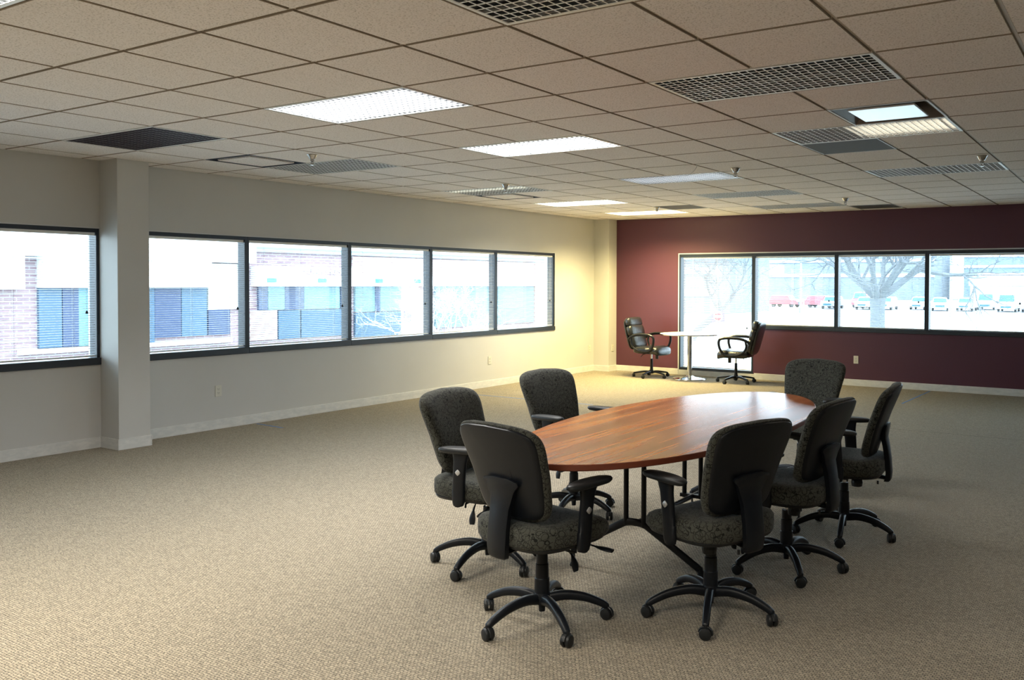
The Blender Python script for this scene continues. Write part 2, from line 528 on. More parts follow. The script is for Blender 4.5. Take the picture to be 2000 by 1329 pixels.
posn = ['at the left edge of the photo', 'second']
wn = 1
for a, b in zip(P1[:-1], P1[1:]):
    window_x(wn, a, b, ZS_L, ZT_L, 'dark framed window pane left of the square column'); wn += 1
ordl = ['first', 'second', 'third', 'fourth', 'fifth']
for q, (a, b) in enumerate(zip(P2[:-1], P2[1:])):
    window_x(wn, a, b, ZS_L, ZT_L, 'dark framed window pane, %s to the right of the square column' % ordl[q]); wn += 1
window_y(wn, PX[0], PX[1], .085, ZT_R, 'full height dark framed pane behind the round table'); wn += 1
for q, (a, b) in enumerate(zip(PX[1:-1], PX[2:])):
    window_y(wn, a, b, ZS_R, ZT_R, 'dark framed pane, %s to the right of the full height pane' % (ordl+['sixth', 'seventh'])[q]); wn += 1
for q, (a, b) in enumerate(zip(P1[:-1], P1[1:])):
    blind(b-a-.062, ZT_L-ZS_L-.064, ['open white blind outside the left edge of the photo', 'open white blind second from the column, outside the photo', 'open white slatted blind in the window left of the square column'][q],
          (-.034, (a+b)/2, ZT_L-.037), PI/2, 'white venetian blinds')
bl = ['open white blind in the pane just right of the square column', 'open white blind in the second pane right of the square column',
      'open white blind in the middle pane of the five right of the column', 'open white blind in the fourth pane right of the column, bare branches behind it', 'open white blind in the narrow last pane before the far left corner']
for q, (a, b) in enumerate(zip(P2[:-1], P2[1:])):
    blind(b-a-.062, ZT_L-ZS_L-.064, bl[q], (-.034, (a+b)/2, ZT_L-.037), PI/2, 'white venetian blinds')
blind(PX[1]-PX[0]-.10, ZT_R-.085-.10, 'floor length white blind in the full height pane behind the round table', ((PX[0]+PX[1])/2+.018, .034, ZT_R-.052), 0, 'white venetian blinds')
br = ['open white blind in the pane right of the leather chairs', 'open white blind in front of the big bare tree trunk', 'open white blind in the right hand pane, in front of the white van',
      'open white blind beyond the right edge of the photo', 'second open blind beyond the right edge of the photo', 'third open blind beyond the right edge of the photo']
for q, (a, b) in enumerate(zip(PX[1:-1], PX[2:])):
    blind(b-a-.070, ZT_R-ZS_R-.094, br[q], ((a+b)/2, .034, ZT_R-.052), 0, 'white venetian blinds')

# ------------------------------------------------------------------ ceiling fixtures
M_house = mat('troffer_white', (.72, .72, .70), .35)
M_louv = mat('louver_silver', (.70, .72, .75), .12, 1.0)
M_louv_d = mat('louver_dark_tinted', (.055, .052, .070), .35, .3)
M_louv_dim = mat('louver_silver_dimmed', (.035, .038, .042), .5, 0, .2)  # silver louvre darkened in colour to mimic its dimmer look at grazing angles
M_louv2 = mat('louver_edge_glint', (.90, .92, .95), .4)  # silver blade edges coloured white to stand in for their specular glint
M_louv_d2 = mat('louver_dark_edge', (.11, .10, .13), .4)
M_rec_d = mat('shaded_troffer_reflector', (.13, .15, .18), .25, .6)  # white reflector with the shade of an unlit troffer put into its colour
M_tube = mat('fluorescent_tube', (.80, .80, .78), .3)
L_, W_ = CELL*2-.012, CELL-.012
def louver_mesh(nx, ny, d=.017):
    bm = BM(); e = .018
    for k in range(nx+1):
        x = -L_/2+e+(L_-2*e)*k/nx; box(bm, x-.0009, x+.0009, -W_/2+e, W_/2-e, .001, d); box(bm, x-.0028, x+.0028, -W_/2+e, W_/2-e, -.001, .001, 1)
    for k in range(ny+1):
        y = -W_/2+e+(W_-2*e)*k/ny; box(bm, -L_/2+e, L_/2-e, y-.0009, y+.0009, .001, d); box(bm, -L_/2+e, L_/2-e, y-.0028, y+.0028, -.0009, .0011, 1)
    return bm
def frame_bm():
    bm = BM(); e = .018
    for (a, b, c, d) in ((-L_/2, L_/2, -W_/2, -W_/2+e), (-L_/2, L_/2, W_/2-e, W_/2), (-L_/2, -L_/2+e, -W_/2+e, W_/2-e), (L_/2-e, L_/2, -W_/2+e, W_/2-e)):
        box(bm, a, b, c, d, -.002, .012)
    return bm
def housing_bm():
    bm = BM(); e = .018
    x, y, z = L_/2-e, W_/2-e, .115
    lo = [(-x, -y, .012), (x, -y, .012), (x, y, .012), (-x, y, .012)]
    hi = [(-x+.01, -y+.05, z), (x-.01, -y+.05, z), (x-.01, y-.05, z), (-x+.01, y-.05, z)]
    A = [bm.verts.new(p) for p in lo]; B = [bm.verts.new(p) for p in hi]
    for k in range(4): bm.faces.new((A[k], A[(k+1)%4], B[(k+1)%4], B[k]))
    bm.faces.new(B)
    return bm
proto = {}
def fixture(key, i, j, watts, colr, label):
    x, y = cxy(i, j)
    root = thing('ceiling_light', label, 'ceiling light', (x+CELL, y+CELL/2, H), 0, 'recessed ceiling troffers')
    sty = 'dark' if key in ('grille',) else 'silver'
    if sty not in proto:
        fr = obj('frame', frame_bm(), M_house, root, bevel=.001)
        ho = obj('housing', housing_bm(), M_rec_d if sty == 'dark' else M_house, root)
        lo = obj('louver', louver_mesh(26, 11), [M_louv_d, M_louv_d2] if sty == 'dark' else [M_louv, M_louv2], root)
        tb = []
        for q in (-.17, 0, .17):
            bm = BM(); tube(bm, [(-L_/2+.04, q, .062), (L_/2-.04, q, .062)], .013, 10)
            tb.append(obj('lamp_tube', bm, M_tube, root, smooth=40))
        proto[sty] = (fr, ho, lo, *tb)
    else:
        for p in proto[sty]:
            c = p.copy(); COL.objects.link(c); c.parent = root
    if key in ('near', 'dk1', 'dk2', 'second'):
        for c in root.children:
            if c.name.startswith('housing'):
                c.data = c.data.copy(); c.data.materials[0] = M_rec_d
    if watts > 5:
        for c in root.children:
            if c.name.startswith('louver'):
                c.data = c.data.copy(); c.data.materials[0] = M_louv_dim
    if watts:
        ld = bpy.data.lights.new('lamp', 'AREA'); ld.shape = 'RECTANGLE'; ld.energy = watts*LAMP; ld.color = colr
        ld.size = L_-.08; ld.size_y = W_-.10
        lo = bpy.data.objects.new('lamp', ld); lo.location = (0, 0, .034)
        if key == 'warm': ld.size = .62; lo.location = (.25, .0, .034)
        if key == 'strip': ld.size_y = .09; lo.location = (0, -.16, .034)
        lk(lo, root)
    return root
for k, v in lights.items(): fixture(k, *v)

# small ceiling pieces
M_vgrey = mat('charcoal_panel', (.06, .06, .064), .7)
M_vslot = mat('diffuser_slot', (.035, .05, .085), .6)
M_plaque = mat('white_gloss_plaque', (.80, .81, .84), .10, 0, .8)
M_rec = mat('brown_diffuser_cone', (.16, .14, .13), .3, .3)
def cellroot(name, key, label, cat, group=None):
    i, j = singles[key]; x, y = cxy(i, j)
    return thing(name, label, cat, (x+CELL/2, y+CELL/2, H), 0, group)
c2 = CELL/2
for key, lab in (('slot1', 'square slot diffuser with a dark shadow gap near the column on the left'), ('slot2', 'farther square slot diffuser behind the troffer with one lit tube')):
    r = cellroot('air_diffuser', key, lab, 'air diffuser', 'square slot diffusers')
    bm = BM(); box(bm, -c2, c2, -c2, c2, .034, .05); box(bm, -c2+.006, -c2+.016, -c2, c2, -.001, .034); box(bm, c2-.016, c2-.006, -c2, c2, -.001, .034); box(bm, -c2+.016, c2-.016, -c2+.006, -c2+.016, -.001, .034); box(bm, -c2+.016, c2-.016, c2-.016, c2-.006, -.001, .034)
    obj('diffuser_frame', bm, M_vslot, r)
    bm = BM(); box(bm, -c2+.075, c2-.075, -c2+.075, c2-.075, -.004, .010)
    obj('centre_panel', bm, M_tile, r, bevel=.002)
r = cellroot('air_diffuser', 'plaque', 'glossy white plaque diffuser in a dark cone, beside the warm troffer', 'air diffuser')
bm = BM()
A = [(-c2+.012, -c2+.012), (c2-.012, -c2+.012), (c2-.012, c2-.012), (-c2+.012, c2-.012)]
lo = [bm.verts.new((x, y, 0)) for x, y in A]; hi = [bm.verts.new((x*.62, y*.62, .09)) for x, y in A]
for k in range(4): bm.faces.new((lo[k], lo[(k+1)%4], hi[(k+1)%4], hi[k]))
bm.faces.new(hi)
obj('diffuser_cone', bm, M_rec, r)
bm = BM()
for (a, b, c, d) in ((-c2, c2, -c2, -c2+.014), (-c2, c2, c2-.014, c2), (-c2, -c2+.014, -c2+.014, c2-.014), (c2-.014, c2, -c2+.014, c2-.014)): box(bm, a, b, c, d, -.003, .012)
obj('diffuser_frame', bm, M_bead, r, bevel=.001)
bm = BM(); box(bm, -.205, .205, -.205, .215, -.002, .010)
obj('plaque', bm, M_plaque, r, bevel=.004)
for key, lab in (('dark1', 'charcoal grey ceiling panel next to the warm troffer'), ('dark2', 'charcoal ceiling panel behind the warm yellow corner troffer'), ('dark3', 'charcoal ceiling panel right at the top of the burgundy wall')):
    r = cellroot('ceiling_panel', key, lab, 'ceiling panel', 'charcoal ceiling panels')
    bm = BM(); box(bm, -c2+.012, c2-.012, -c2+.012, c2-.012, 0, .02)
    obj('panel', bm, M_vgrey, r, bevel=.002)
    bm = BM()
    for (a, b, c, d) in ((-c2+.004, c2-.004, -c2+.004, -c2+.012), (-c2+.004, c2-.004, c2-.012, c2-.004), (-c2+.004, -c2+.012, -c2+.012, c2-.012), (c2-.012, c2-.004, -c2+.012, c2-.012)): box(bm, a, b, c, d, -.002, .012)
    obj('panel_edge', bm, M_bead, r)

# sprinklers
def make_sprinkler(label, x, y):
    r = thing('fire_sprinkler', label, 'sprinkler', (x, y, H), 0, 'pendent fire sprinklers')
    bm = BM(); lathe(bm, [(.0, .0), (.044, 0), (.046, -.003), (.040, -.008), (.027, -.034), (.024, -.040), (0, -.040)], 20)
    obj('escutcheon', bm, M_nickel, r, smooth=40)
    bm = BM(); lathe(bm, [(0, -.038), (.016, -.040), (.017, -.058), (.010, -.062), (0, -.063)], 14)
    for s in (-1, 1): tube(bm, [(s*.013, 0, -.056), (s*.016, 0, -.072), (s*.004, 0, -.090)], .0032, 6)
    lathe(bm, [(0, -.060), (.004, -.062), (.004, -.088), (0, -.089)], 8)
    lathe(bm, [(0, -.088), (.018, -.089), (.018, -.091), (0, -.093)], 14)
    obj('sprinkler_head', bm, M_nickel, r, smooth=40)
    return r
spk = [(-6.19, 4.44, 'sprinkler nearest the left wall, in front of an unlit silver troffer'), (-6.12, 8.69, 'sprinkler in front of the troffer with one lit tube'),
       (-1.61, 8.69, 'sprinkler beside the silver troffer with the loose wire'), (1.87, 9.19, 'rightmost sprinkler, in front of the pale unlit troffer'),
       (-6.0, 14.22, 'sprinkler in front of the warm yellow corner troffer'), (-1.52, 14.19, 'sprinkler close to the top of the burgundy wall')]
sp0 = None
for i, j, lab in spk:
    x, y = GX+CELL*i, GY+CELL*j
    if sp0 is None: sp0 = make_sprinkler(lab, x, y)
    else:
        c = copy_tree(sp0); c.location = (x, y, H); c['label'] = lab
bm = BM(); tube(bm, spl([(4.60, -5.72, H), (4.63, -5.76, H-.03), (4.635, -5.82, H-.075), (4.61, -5.86, H-.11), (4.58, -5.88, H-.125)], 5), .0022, 6)
tag(obj('loose_wire', bm, M_cord), 'thin loose wire dangling from the ceiling near the silver troffer', 'wire')

# ------------------------------------------------------------------ outlets
def make_outlet(label, loc, rz):
    r = thing('wall_outlet', label, 'outlet', loc, rz, 'ivory wall outlets')      # faces local -y
    bm = BM(); box(bm, -.036, .036, -.007, 0, -.058, .058)
    obj('cover_plate', bm, M_ivory, r, bevel=.003)
    for s in (-1, 1):
        bm = BM(); box(bm, -.017, .017, -.0085, -.006, s*.0195-.014, s*.0195+.014)
        k = obj('socket', bm, M_ivory, r, bevel=.003)
        bm = BM()
        for dx in (-.007, .007): box(bm, dx-.0014, dx+.0014, -.009, -.008, s*.0195-.002, s*.0195+.008)
        box(bm, -.0025, .0025, -.009, -.008, s*.0195-.010, s*.0195-.005)
        obj('socket_slots', bm, M_slot, k)
    return r
o0 = make_outlet('wall outlet nearest the column, under the left windows', (0, -7.405, .391), PI/2)
for lab, loc, rz in (('wall outlet under the last left window, middle of the wall', (0, -3.065, .387), PI/2), ('wall outlet just left of the corner column', (0, -.40, .393), PI/2),
                     ('wall outlet on the side of the corner column', (.300, -.13, .40), PI/2), ('wall outlet on the burgundy wall under the window', (4.466, 0, .390), 0)):
    c = copy_tree(o0); c.location = loc; c.rotation_euler = (0, 0, rz); c['label'] = lab

# ------------------------------------------------------------------ tape on the carpet
def tape(label, x0, y0, x1, y1, w=.026):
    a, b = Vector((x0, y0, 0)), Vector((x1, y1, 0)); n = (b-a).normalized().cross(Vector((0, 0, 1)))*w/2
    bm = BM()
    rings = []
    N = 12
    for k in range(N+1):
        p = a.lerp(b, k/N) + n*.25*math.sin(k*1.9)
        rings.append([p-n, p+n, p+n+Vector((0, 0, .0012)), p-n+Vector((0, 0, .0012))])
    loft(bm, rings)
    tag(obj('floor_tape', bm, M_tape), label, 'tape', 'blue tape marks on the carpet')
tape('long strip of blue tape on the carpet behind the two left chairs', .40, -3.86, 2.27, -3.82)
tape('short strip of blue tape by the left baseboard', .05, -6.985, .50, -7.01)
tape('strip of blue tape running to the burgundy wall on the right', 5.535, -.05, 5.505, -1.60)

# ------------------------------------------------------------------ task chair
def caster_bm():
    bm = BM()
    for s in (-1, 1):      # twin wheels, axle along y
        prof = [(.0, 0), (.016, .001), (.0245, .004), (.027, .009), (.027, .017), (.025, .020), (0, .020)]
        rings = []
        for r_, d in prof:
            rings.append([(max(r_, 1e-5)*math.cos(2*PI*k/20), s*(.024-d), .027+max(r_, 1e-5)*math.sin(2*PI*k/20)) for k in range(20)])
        loft(bm, rings)
    # hood and stem
    pts = [(.030*math.cos(a), 0, .027+.030*math.sin(a)) for a in [R(q) for q in range(-10, 176, 20)]]
    tube(bm, pts, .0105, 8, flat=(.75, .4))
    lathe(bm, [(0, .050), (.011, .050), (.011, .066), (0, .066)], 12)
    return bm

def leg_bm(style=0):
    bm = BM()
    if style == 0: prof = spl([(.020, 0, .108), (.10, 0, .119), (.19, 0, .106), (.262, 0, .078), (.292, 0, .060)], 5)
    else: prof = spl([(.020, 0, .085), (.10, 0, .092), (.20, 0, .080), (.285, 0, .066)], 4)
    n = len(prof); rings = []
    for k, p in enumerate(prof):
        t = k/(n-1); hw = .021-.006*t; hh = .024-.010*t if style == 0 else .017-.004*t
        tg = (prof[min(k+1, n-1)]-prof[max(k-1, 0)]).normalized(); up = Vector((-tg.z, 0, tg.x))
        rings.append([p + Vector((0, 1, 0))*(a) + up*b for a, b in superell(12, hw, hh, .75)])
    end = prof[-1]
    rings.append([end + Vector((.010, a*.5, b*.3)) for a, b in superell(12, .015, .014, .75)])
    loft(bm, rings)
    return bm

def make_base(root, style=0):
    bm = BM(); lathe(bm, [(0, .052), (.014, .052), (.016, .085), (.036, .090), (.040, .120), (.034, .138), (0, .138)] if style == 0 else [(0, .060), (.034, .062), (.036, .100), (.026, .125), (0, .125)], 24)
    base = obj('base', bm, M_plast, root, smooth=35)
    for k in range(5):
        l = obj('base_leg', leg_bm(style), M_plast, base, smooth=50); l.rotation_euler = (0, 0, 2*PI*k/5)
        c = obj('caster', caster_bm(), M_plast2, base, smooth=35)
        a = 2*PI*k/5; c.location = (.292*math.cos(a), .292*math.sin(a), 0); c.rotation_euler = (0, 0, [2.2, .6, 1.4, 2.9, .2][k])
    return base

def back_x(z): return -.178 - .30*(z-.54) - .10*max(0, z-.70)
def back_pt(u, v, off, sc=1.0):
    """u,v in [-1,1] superellipse space; off = forward offset"""
    v2 = v*sc; wy = (.196+.066*(v2+1)/2)
    y = u*sc*wy
    z = .7075 + .2005*v2 + (.024*(1-(y/.26)**2) if v2 > 0 else -.012*(1-(y/.2)**2))*min(1, abs(v2)*1.2)
    return (back_x(z) + off + .55*y*y, y, z)
def back_rings(levels, n=48, e=.31):
    base = superell(n, 1, 1, e)
    return [[back_pt(u, v, off, sc) for u, v in base] for off, sc in levels]

def make_chair():
    root = thing('task_chair', '', 'chair', (0, 0, 0), 0, 'task chairs around the oval table')
    make_base(root)
    # gas column
    bm = BM(); lathe(bm, [(0, .13), (.034, .13), (.033, .200), (.030, .204), (.029, .265), (.026, .268), (.025, .315), (0, .315)], 22)
    col_ = obj('gas_column', bm, M_plast, root, smooth=35)
    bm = BM(); lathe(bm, [(0, .31), (.0135, .31), (.0135, .375), (0, .375)], 16)
    obj('piston_rod', bm, M_chrome, col_, smooth=35)
    # mechanism under the seat
    bm = BM()
    box(bm, -.13, .09, -.075, .075, .358, .398); box(bm, -.03, .03, -.045, .045, .338, .36); box(bm, -.06, .10, -.235, .235, .388, .400)
    tube(bm, [(-.02, -.06, .372), (-.02, -.17, .362), (.0, -.20, .352)], .006, 6)
    lathe(bm, [(0, .320), (.03, .322), (.034, .345), (.030, .362), (0, .362)], 16, (-.09, .10))
    obj('tilt_mechanism', bm, M_plast2, root, bevel=.006)
    # paddles
    for pts, fl in (([(.0, -.09, .372), (.02, -.15, .345), (.025, -.172, .305), (.028, -.182, .262)], 0), ([(.10, -.10, .37), (.13, -.20, .352), (.15, -.285, .343)], 1)):
        bm = BM(); P_ = spl(pts, 5); n = len(P_)
        tube(bm, P_, [.007 if k < n*.45 else .007+.013*math.sin(PI*min(1, (k-n*.45)/(n*.62))) for k in range(n)], 12, flat=(1.0, .42) if fl else (1.0, .35), up=Vector((0, 0, 1)) if fl else Vector((0, 1, 0)))
        obj('adjustment_paddle', bm, M_plast, root, smooth=60)
    # seat cushion
    n = 48; prof = [(.398, .86), (.400, .955), (.412, .992), (.435, 1.0), (.462, .995), (.482, .955), (.492, .86), (.497, .68), (.499, .40), (.500, .12)]
    rings = []
    for z, s in prof:
        ring = []
        for x, y in superell(n, .248*s, .252*s, .52):
            xx = x + .005
            yy = y*(1-.06*max(0, -xx/.25))
            dz = -.30*max(0, xx-.10)**2/.15*1.0 if z > .42 else 0
            dz += -.012*(1-(yy/.25)**2)*(1 if z > .48 else 0) + (.018*max(0, -xx-.10)/.15 if z > .45 else 0)
            ring.append((xx, yy, z+dz))
        rings.append(ring)
    bm = BM(); loft(bm, rings)
    obj('seat_cushion', bm, M_fab, root, smooth=70)
    bm = BM()
    loft(bm, [[(x+.005, y, z) for x, y in superell(n, .236*s, .240*s, .52)] for z, s in ((.388, .80), (.388, .97), (.400, 1.0), (.404, .98))])
    obj('seat_pan', bm, M_plast2, root, smooth=40)
    # back: plastic shell carries the cushion
    bm = BM(); loft(bm, back_rings([(-.020, .30), (-.021, .60), (-.021, .86), (-.018, .925), (-.010, .945), (.004, .945)], 56))
    shell = obj('backrest', bm, M_plast, root, smooth=50)
    bm = BM(); loft(bm, back_rings([(-.008, .90), (-.006, .975), (.006, 1.0), (.024, .995), (.037, .955), (.045, .86), (.050, .66), (.052, .36), (.052, .08)], 56))
    obj('back_cushion', bm, M_fab, shell, smooth=70)
    # spine behind the shell
    rings = []
    for z, hw, x in ((.350, .044, -.264), (.362, .054, -.272), (.40, .057, -.276), (.48, .057, -.270), (.56, .058, -.258), (.605, .066, None), (.640, .084, None), (.668, .112, None), (.682, .104, None), (.692, .056, None)):
        th = .030 if z < .6 else max(.008, .030-.20*(z-.6))
        xr = (x if x is not None else back_x(z)-.021-th)
        if x is not None: xr = min(x, back_x(max(z, .54))-.055)
        rings.append([(xr, -hw+.006, z), (xr+.004, -hw, z), (xr+th, -hw+.004, z), (xr+th+.004, 0, z), (xr+th, hw-.004, z), (xr+.004, hw, z), (xr, hw-.006, z), (xr-.003, 0, z)])
    bm = BM(); loft(bm, rings)
    sp = obj('back_support', bm, M_plast, root, smooth=50)
    bm = BM(); tube(bm, [(-.262, 0, .362), (-.22, 0, .368), (-.12, 0, .378)], .020, 10, flat=(1.6, .6)); lathe(bm, [(0, .33), (.006, .33), (.006, .35), (0, .35)], 8, (-.20, .03))
    obj('support_bar', bm, M_plast2, sp, smooth=40)
    # arms
    for s in (-1, 1):
        rings = []
        for x, hx, y, z in ((-.004, .012, .254, .368), (-.004, .028, .2545, .374), (-.002, .036, .255, .394), (.000, .038, .257, .455), (.001, .035, .258, .457), (.006, .036, .260, .53), (.013, .038, .262, .60), (.018, .046, .263, .636), (.02, .055, .263, .646)):
            rings.append([(x+a, s*(y+b), z) for a, b in superell(16, hx, .0155, .6)])
        bm = BM(); loft(bm, rings)
        tube(bm, [(-.0, s*.250, .392), (0, s*.22, .393), (0, s*.16, .394)], .014, 8, flat=(1.8, .6))
        arm = obj('armrest', bm, M_plast, root, smooth=50)
        rings = []
        for z, k in ((.642, .70), (.645, .90), (.652, .99), (.660, 1.0), (.667, .95), (.671, .82), (.673, .5), (.6735, .1)):
            rings.append([(.020+a*k, s*(.262+.008*(a/.13)**2)+b*k, z+.004+.05*a*.4) for a, b in superell(32, .134, .042, .80)])
        bm = BM(); loft(bm, rings)
        obj('arm_pad', bm, M_plast2, arm, smooth=60)
        bm = BM(); a_ = []
        for yy, k in ((.272, 1), (.279, 1), (.281, .8)):
            a_.append([(.008+x*k, s*yy, .548+z*k) for x, z in [((.013*math.cos(PI*q/6), .013*math.sin(PI*q/6)) if q % 3 else (.0155*math.cos(PI*q/6), .0155*math.sin(PI*q/6))) for q in range(12)]])
        loft(bm, a_)
        obj('height_button', bm, M_btn, arm, smooth=40)
    return root

ch0 = make_chair()
CH = [('patterned task chair at the near left end of the table, seen from behind', 5.832, -9.776, 80.3, -33.2),
      ('patterned task chair on the left of the table nearest the left wall, facing right', 5.112, -9.281, 4.65, -11.3),
      ('patterned task chair second on the left side, mostly hidden by the tabletop', 4.92, -8.17, -8.6, -5.0),
      ('patterned task chair at the near right of the table, seen from behind', 6.430, -9.290, 160, 2.9),
      ('patterned task chair in the middle of the right side of the table, seen from behind', 6.499, -8.490, 174, 16.0),
      ('patterned task chair farthest along the right side, turned side on', 6.572, -7.697, 187, -6.0),
      ('grey looking task chair at the far end of the table, facing the camera', 5.912, -6.594, -97.2, 20.0)]
for k, (lab, x, y, a, b) in enumerate(CH):
    c = ch0 if k == 0 else copy_tree(ch0)
    c.location = (x, y, 0); c.rotation_euler = (0, 0, R(a)); c['label'] = lab
    for q in c.children:
        if q.name.startswith('base'): q.rotation_euler = (0, 0, R(b-a))

# ------------------------------------------------------------------ oval conference table
tb = thing('conference_table', 'oval cherry wood conference table with black steel legs, in the middle of the chairs', 'table', (5.885, -8.455, 0), R(.5))
n = 96
def ell(a, b, z): return [(a*math.cos(2*PI*k/n), b*math.sin(2*PI*k/n), z) for k in range(n)]
a_, b_ = .600, 1.43
bm = BM(); loft(bm, [ell(a_-.03, b_-.03, .731), ell(a_-.004, b_-.004, .7395), ell(a_-.002, b_-.002, .740)][::-1])
loft(bm, [ell(a_-.003, b_-.003, .7385), ell(a_-.001, b_-.001, .740)])
top = None
bm.free()
bm = BM()
R_ = loft(bm, [ell(a_-.003, b_-.003, .7400), ell(a_, b_, .7370), ell(a_, b_, .7140), ell(a_-.004, b_-.004, .7110), ell(a_-.05, b_-.05, .7110)])
bm.faces.ensure_lookup_table()
for f in bm.faces:
    f.material_index = 1
for f in bm.faces:
    if len(f.verts) == n and f.calc_center_median().z > .735: f.material_index = 0
obj('tabletop', bm, [M_wood, M_wood_edge], tb, smooth=30)
for yy in (-.595, .085, .86):
    mid_ = yy == .085
    bm = BM()
    if mid_: box(bm, -.075, .075, yy-.014, yy+.014, .272, .292)
    for dx in (-.052, .052): tube(bm, [(dx, yy, .270), (dx, yy, .705)], .0135, 10)
    box(bm, -.10, .10, yy-.03, yy+.03, .702, .711)
    leg = obj('table_leg', bm, M_plast, tb, smooth=40)
    if mid_: continue
    bm = BM()
    path = spl([(-.375, yy, .070), (-.372, yy, .098), (-.345, yy, .118), (-.10, yy, .258), (-.05, yy, .282), (0, yy, .287), (.05, yy, .282), (.10, yy, .258), (.345, yy, .118), (.372, yy, .098), (.375, yy, .070)], 5)
    tube(bm, path, .017, 10, flat=(1.15, .72), up=Vector((0, 1, 0)))
    obj('foot_bar', bm, M_plast, leg, smooth=50)
    for s in (-1, 1):
        bm = BM(); lathe(bm, [(0, 0), (.022, 0), (.023, .006), (.012, .026), (.007, .030), (.006, .085), (0, .085)], 14, (s*.374, yy))
        obj('leveling_glide', bm, M_black, leg, smooth=40)
bm = BM(); tube(bm, [(.0, -.595, .280), (.0, .86, .280)], .014, 10, flat=(1, 1))
obj('stretcher', bm, M_plast, tb, smooth=40)

# ------------------------------------------------------------------ small round table
rt = thing('round_table', 'small round white topped table with chrome pedestal by the full height window', 'table', (1.98, -.53, 0))
bm = BM(); lathe(bm, [(0, .698), (.30, .700), (.462, .702), (.472, .706), (.476, .713), (.472, .722), (.464, .7245), (0, .7245)], 64)
for f in bm.faces:
    c = f.calc_center_median()
    f.material_index = 0
obj('tabletop', bm, M_white_lam, rt, smooth=35)
bm = BM(); lathe(bm, [(.4738, .7045), (.4795, .7050), (.4805, .7130), (.4795, .7205), (.4738, .7212)], 64)
obj('edge_band', bm, M_chrome, rt, smooth=35)
bm = BM(); lathe(bm, [(0, .690), (.13, .690), (.13, .697), (0, .697)], 24); lathe(bm, [(0, .03), (.041, .03), (.038, .06), (.038, .69), (0, .69)], 28)
obj('pedestal', bm, M_chrome, rt, smooth=35)
bm = BM(); lathe(bm, [(0, 0), (.262, 0), (.268, .006), (.264, .014), (.20, .024), (.09, .034), (.060, .050), (.045, .056), (0, .056)], 48)
obj('base_plate', bm, M_chrome, rt, smooth=35)

# ------------------------------------------------------------------ leather chairs
def cushion(bm, c, ax, hw, hh, th, e=.5, n=28):
    """padded slab: centre c, axes (right, up, out)"""
    r_, u_, o_ = ax
    for_ = []
    for d, s in ((-.45, .93), (-.3, 1.0), (.1, 1.0), (.35, .94), (.5, .75), (.56, .4), (.57, .1)):
        for_.append([c + r_*(a*s) + u_*(b*s) + o_*(d*th) for a, b in superell(n, hw, hh, e)])
    loft(bm, for_)

def make_leather():
    root = thing('leather_chair', '', 'chair', (0, 0, 0), 0, 'black leather chairs at the round table')
    make_base(root, 1)
    bm = BM(); lathe(bm, [(0, .12), (.026, .12), (.022, .20), (.021, .29), (.018, .30), (0, .30)], 18)
    k = obj('gas_column', bm, M_plast, root, smooth=35)
    bm = BM(); lathe(bm, [(0, .29), (.012, .29), (.012, .40), (0, .40)], 14)
    obj('piston_rod', bm, M_chrome, k, smooth=35)
    bm = BM(); box(bm, -.10, .12, -.07, .07, .385, .415); lathe(bm, [(0, .30), (.024, .30), (.026, .385), (0, .385)], 16, (.10, 0))
    tube(bm, [(-.02, -.07, .395), (-.05, -.19, .375), (-.07, -.22, .335)], .006, 6)
    obj('tilt_mechanism', bm, M_plast2, root, bevel=.004)
    X_, Y_, Z_ = Vector((1, 0, 0)), Vector((0, 1, 0)), Vector((0, 0, 1))
    bm = BM(); cushion(bm, Vector((-.07, 0, .445)), (Y_, X_, Z_), .235, .18, .10); cushion(bm, Vector((.155, 0, .448)), (Y_, Vector((1, 0, -.06)), Vector((.06, 0, 1))), .245, .10, .115)
    for v in bm.verts:
        v.co.z -= .5*max(0, v.co.x-.17)**2/.1
    obj('seat_cushion', bm, M_leather, root, smooth=70)
    bm = BM(); cushion(bm, Vector((.0, 0, .412)), (Y_, X_, Z_), .225, .21, .05)
    obj('seat_pan', bm, M_plast, root, smooth=60)
    lean = Vector((-.27, 0, .963)).normalized(); out = Vector((.963, 0, .27)).normalized()
    b0 = Vector((-.245, 0, .47))
    bm = BM()
    for s0, hh, hw, th in ((.11, .125, .215, .095), (.280, .100, .222, .10), (.425, .078, .212, .10)):
        cushion(bm, b0+lean*s0+out*.02, (Y_, lean, out), hw, hh, th)
    obj('back_cushion', bm, M_leather, root, smooth=70)
    bm = BM(); cushion(bm, b0+lean*.235-out*.045, (Y_, lean, -out), .222, .255, .035, .45)
    obj('back_shell', bm, M_leather, root, smooth=60)
    for s in (-1, 1):
        path = spl([(.10, s*.235, .425), (.165, s*.262, .50), (.195, s*.272, .60), (.18, s*.275, .668), (.10, s*.276, .692), (-.10, s*.275, .690), (-.22, s*.268, .660), (-.285, s*.255, .61)], 5)
        bm = BM(); tube(bm, path, .020, 10, flat=(1.0, .8), up=Y_)
        tube(bm, spl([(.16, s*.255, .49), (.09, s*.26, .435), (-.05, s*.26, .430), (-.17, s*.262, .475), (-.225, s*.262, .56), (-.215, s*.268, .655)], 4), .017, 10, flat=(1, .8), up=Y_)
        a = obj('armrest', bm, M_plast, root, smooth=60)
        bm = BM(); tube(bm, spl([(.175, s*.275, .682), (.10, s*.276, .705), (-.08, s*.276, .705), (-.19, s*.270, .685)], 5), .021, 10, flat=(1.2, .6), up=Z_)
        obj('arm_pad', bm, M_leather, a, smooth=60)
    return root
lc = make_leather()
lc.location = (1.34, -.62, 0); lc.rotation_euler = (0, 0, R(-2)); lc['label'] = 'black leather office chair left of the round table, facing right'
l2 = copy_tree(lc); l2.location = (2.80, -.60, 0); l2.rotation_euler = (0, 0, R(188)); l2['label'] = 'black leather office chair right of the round table, facing left'
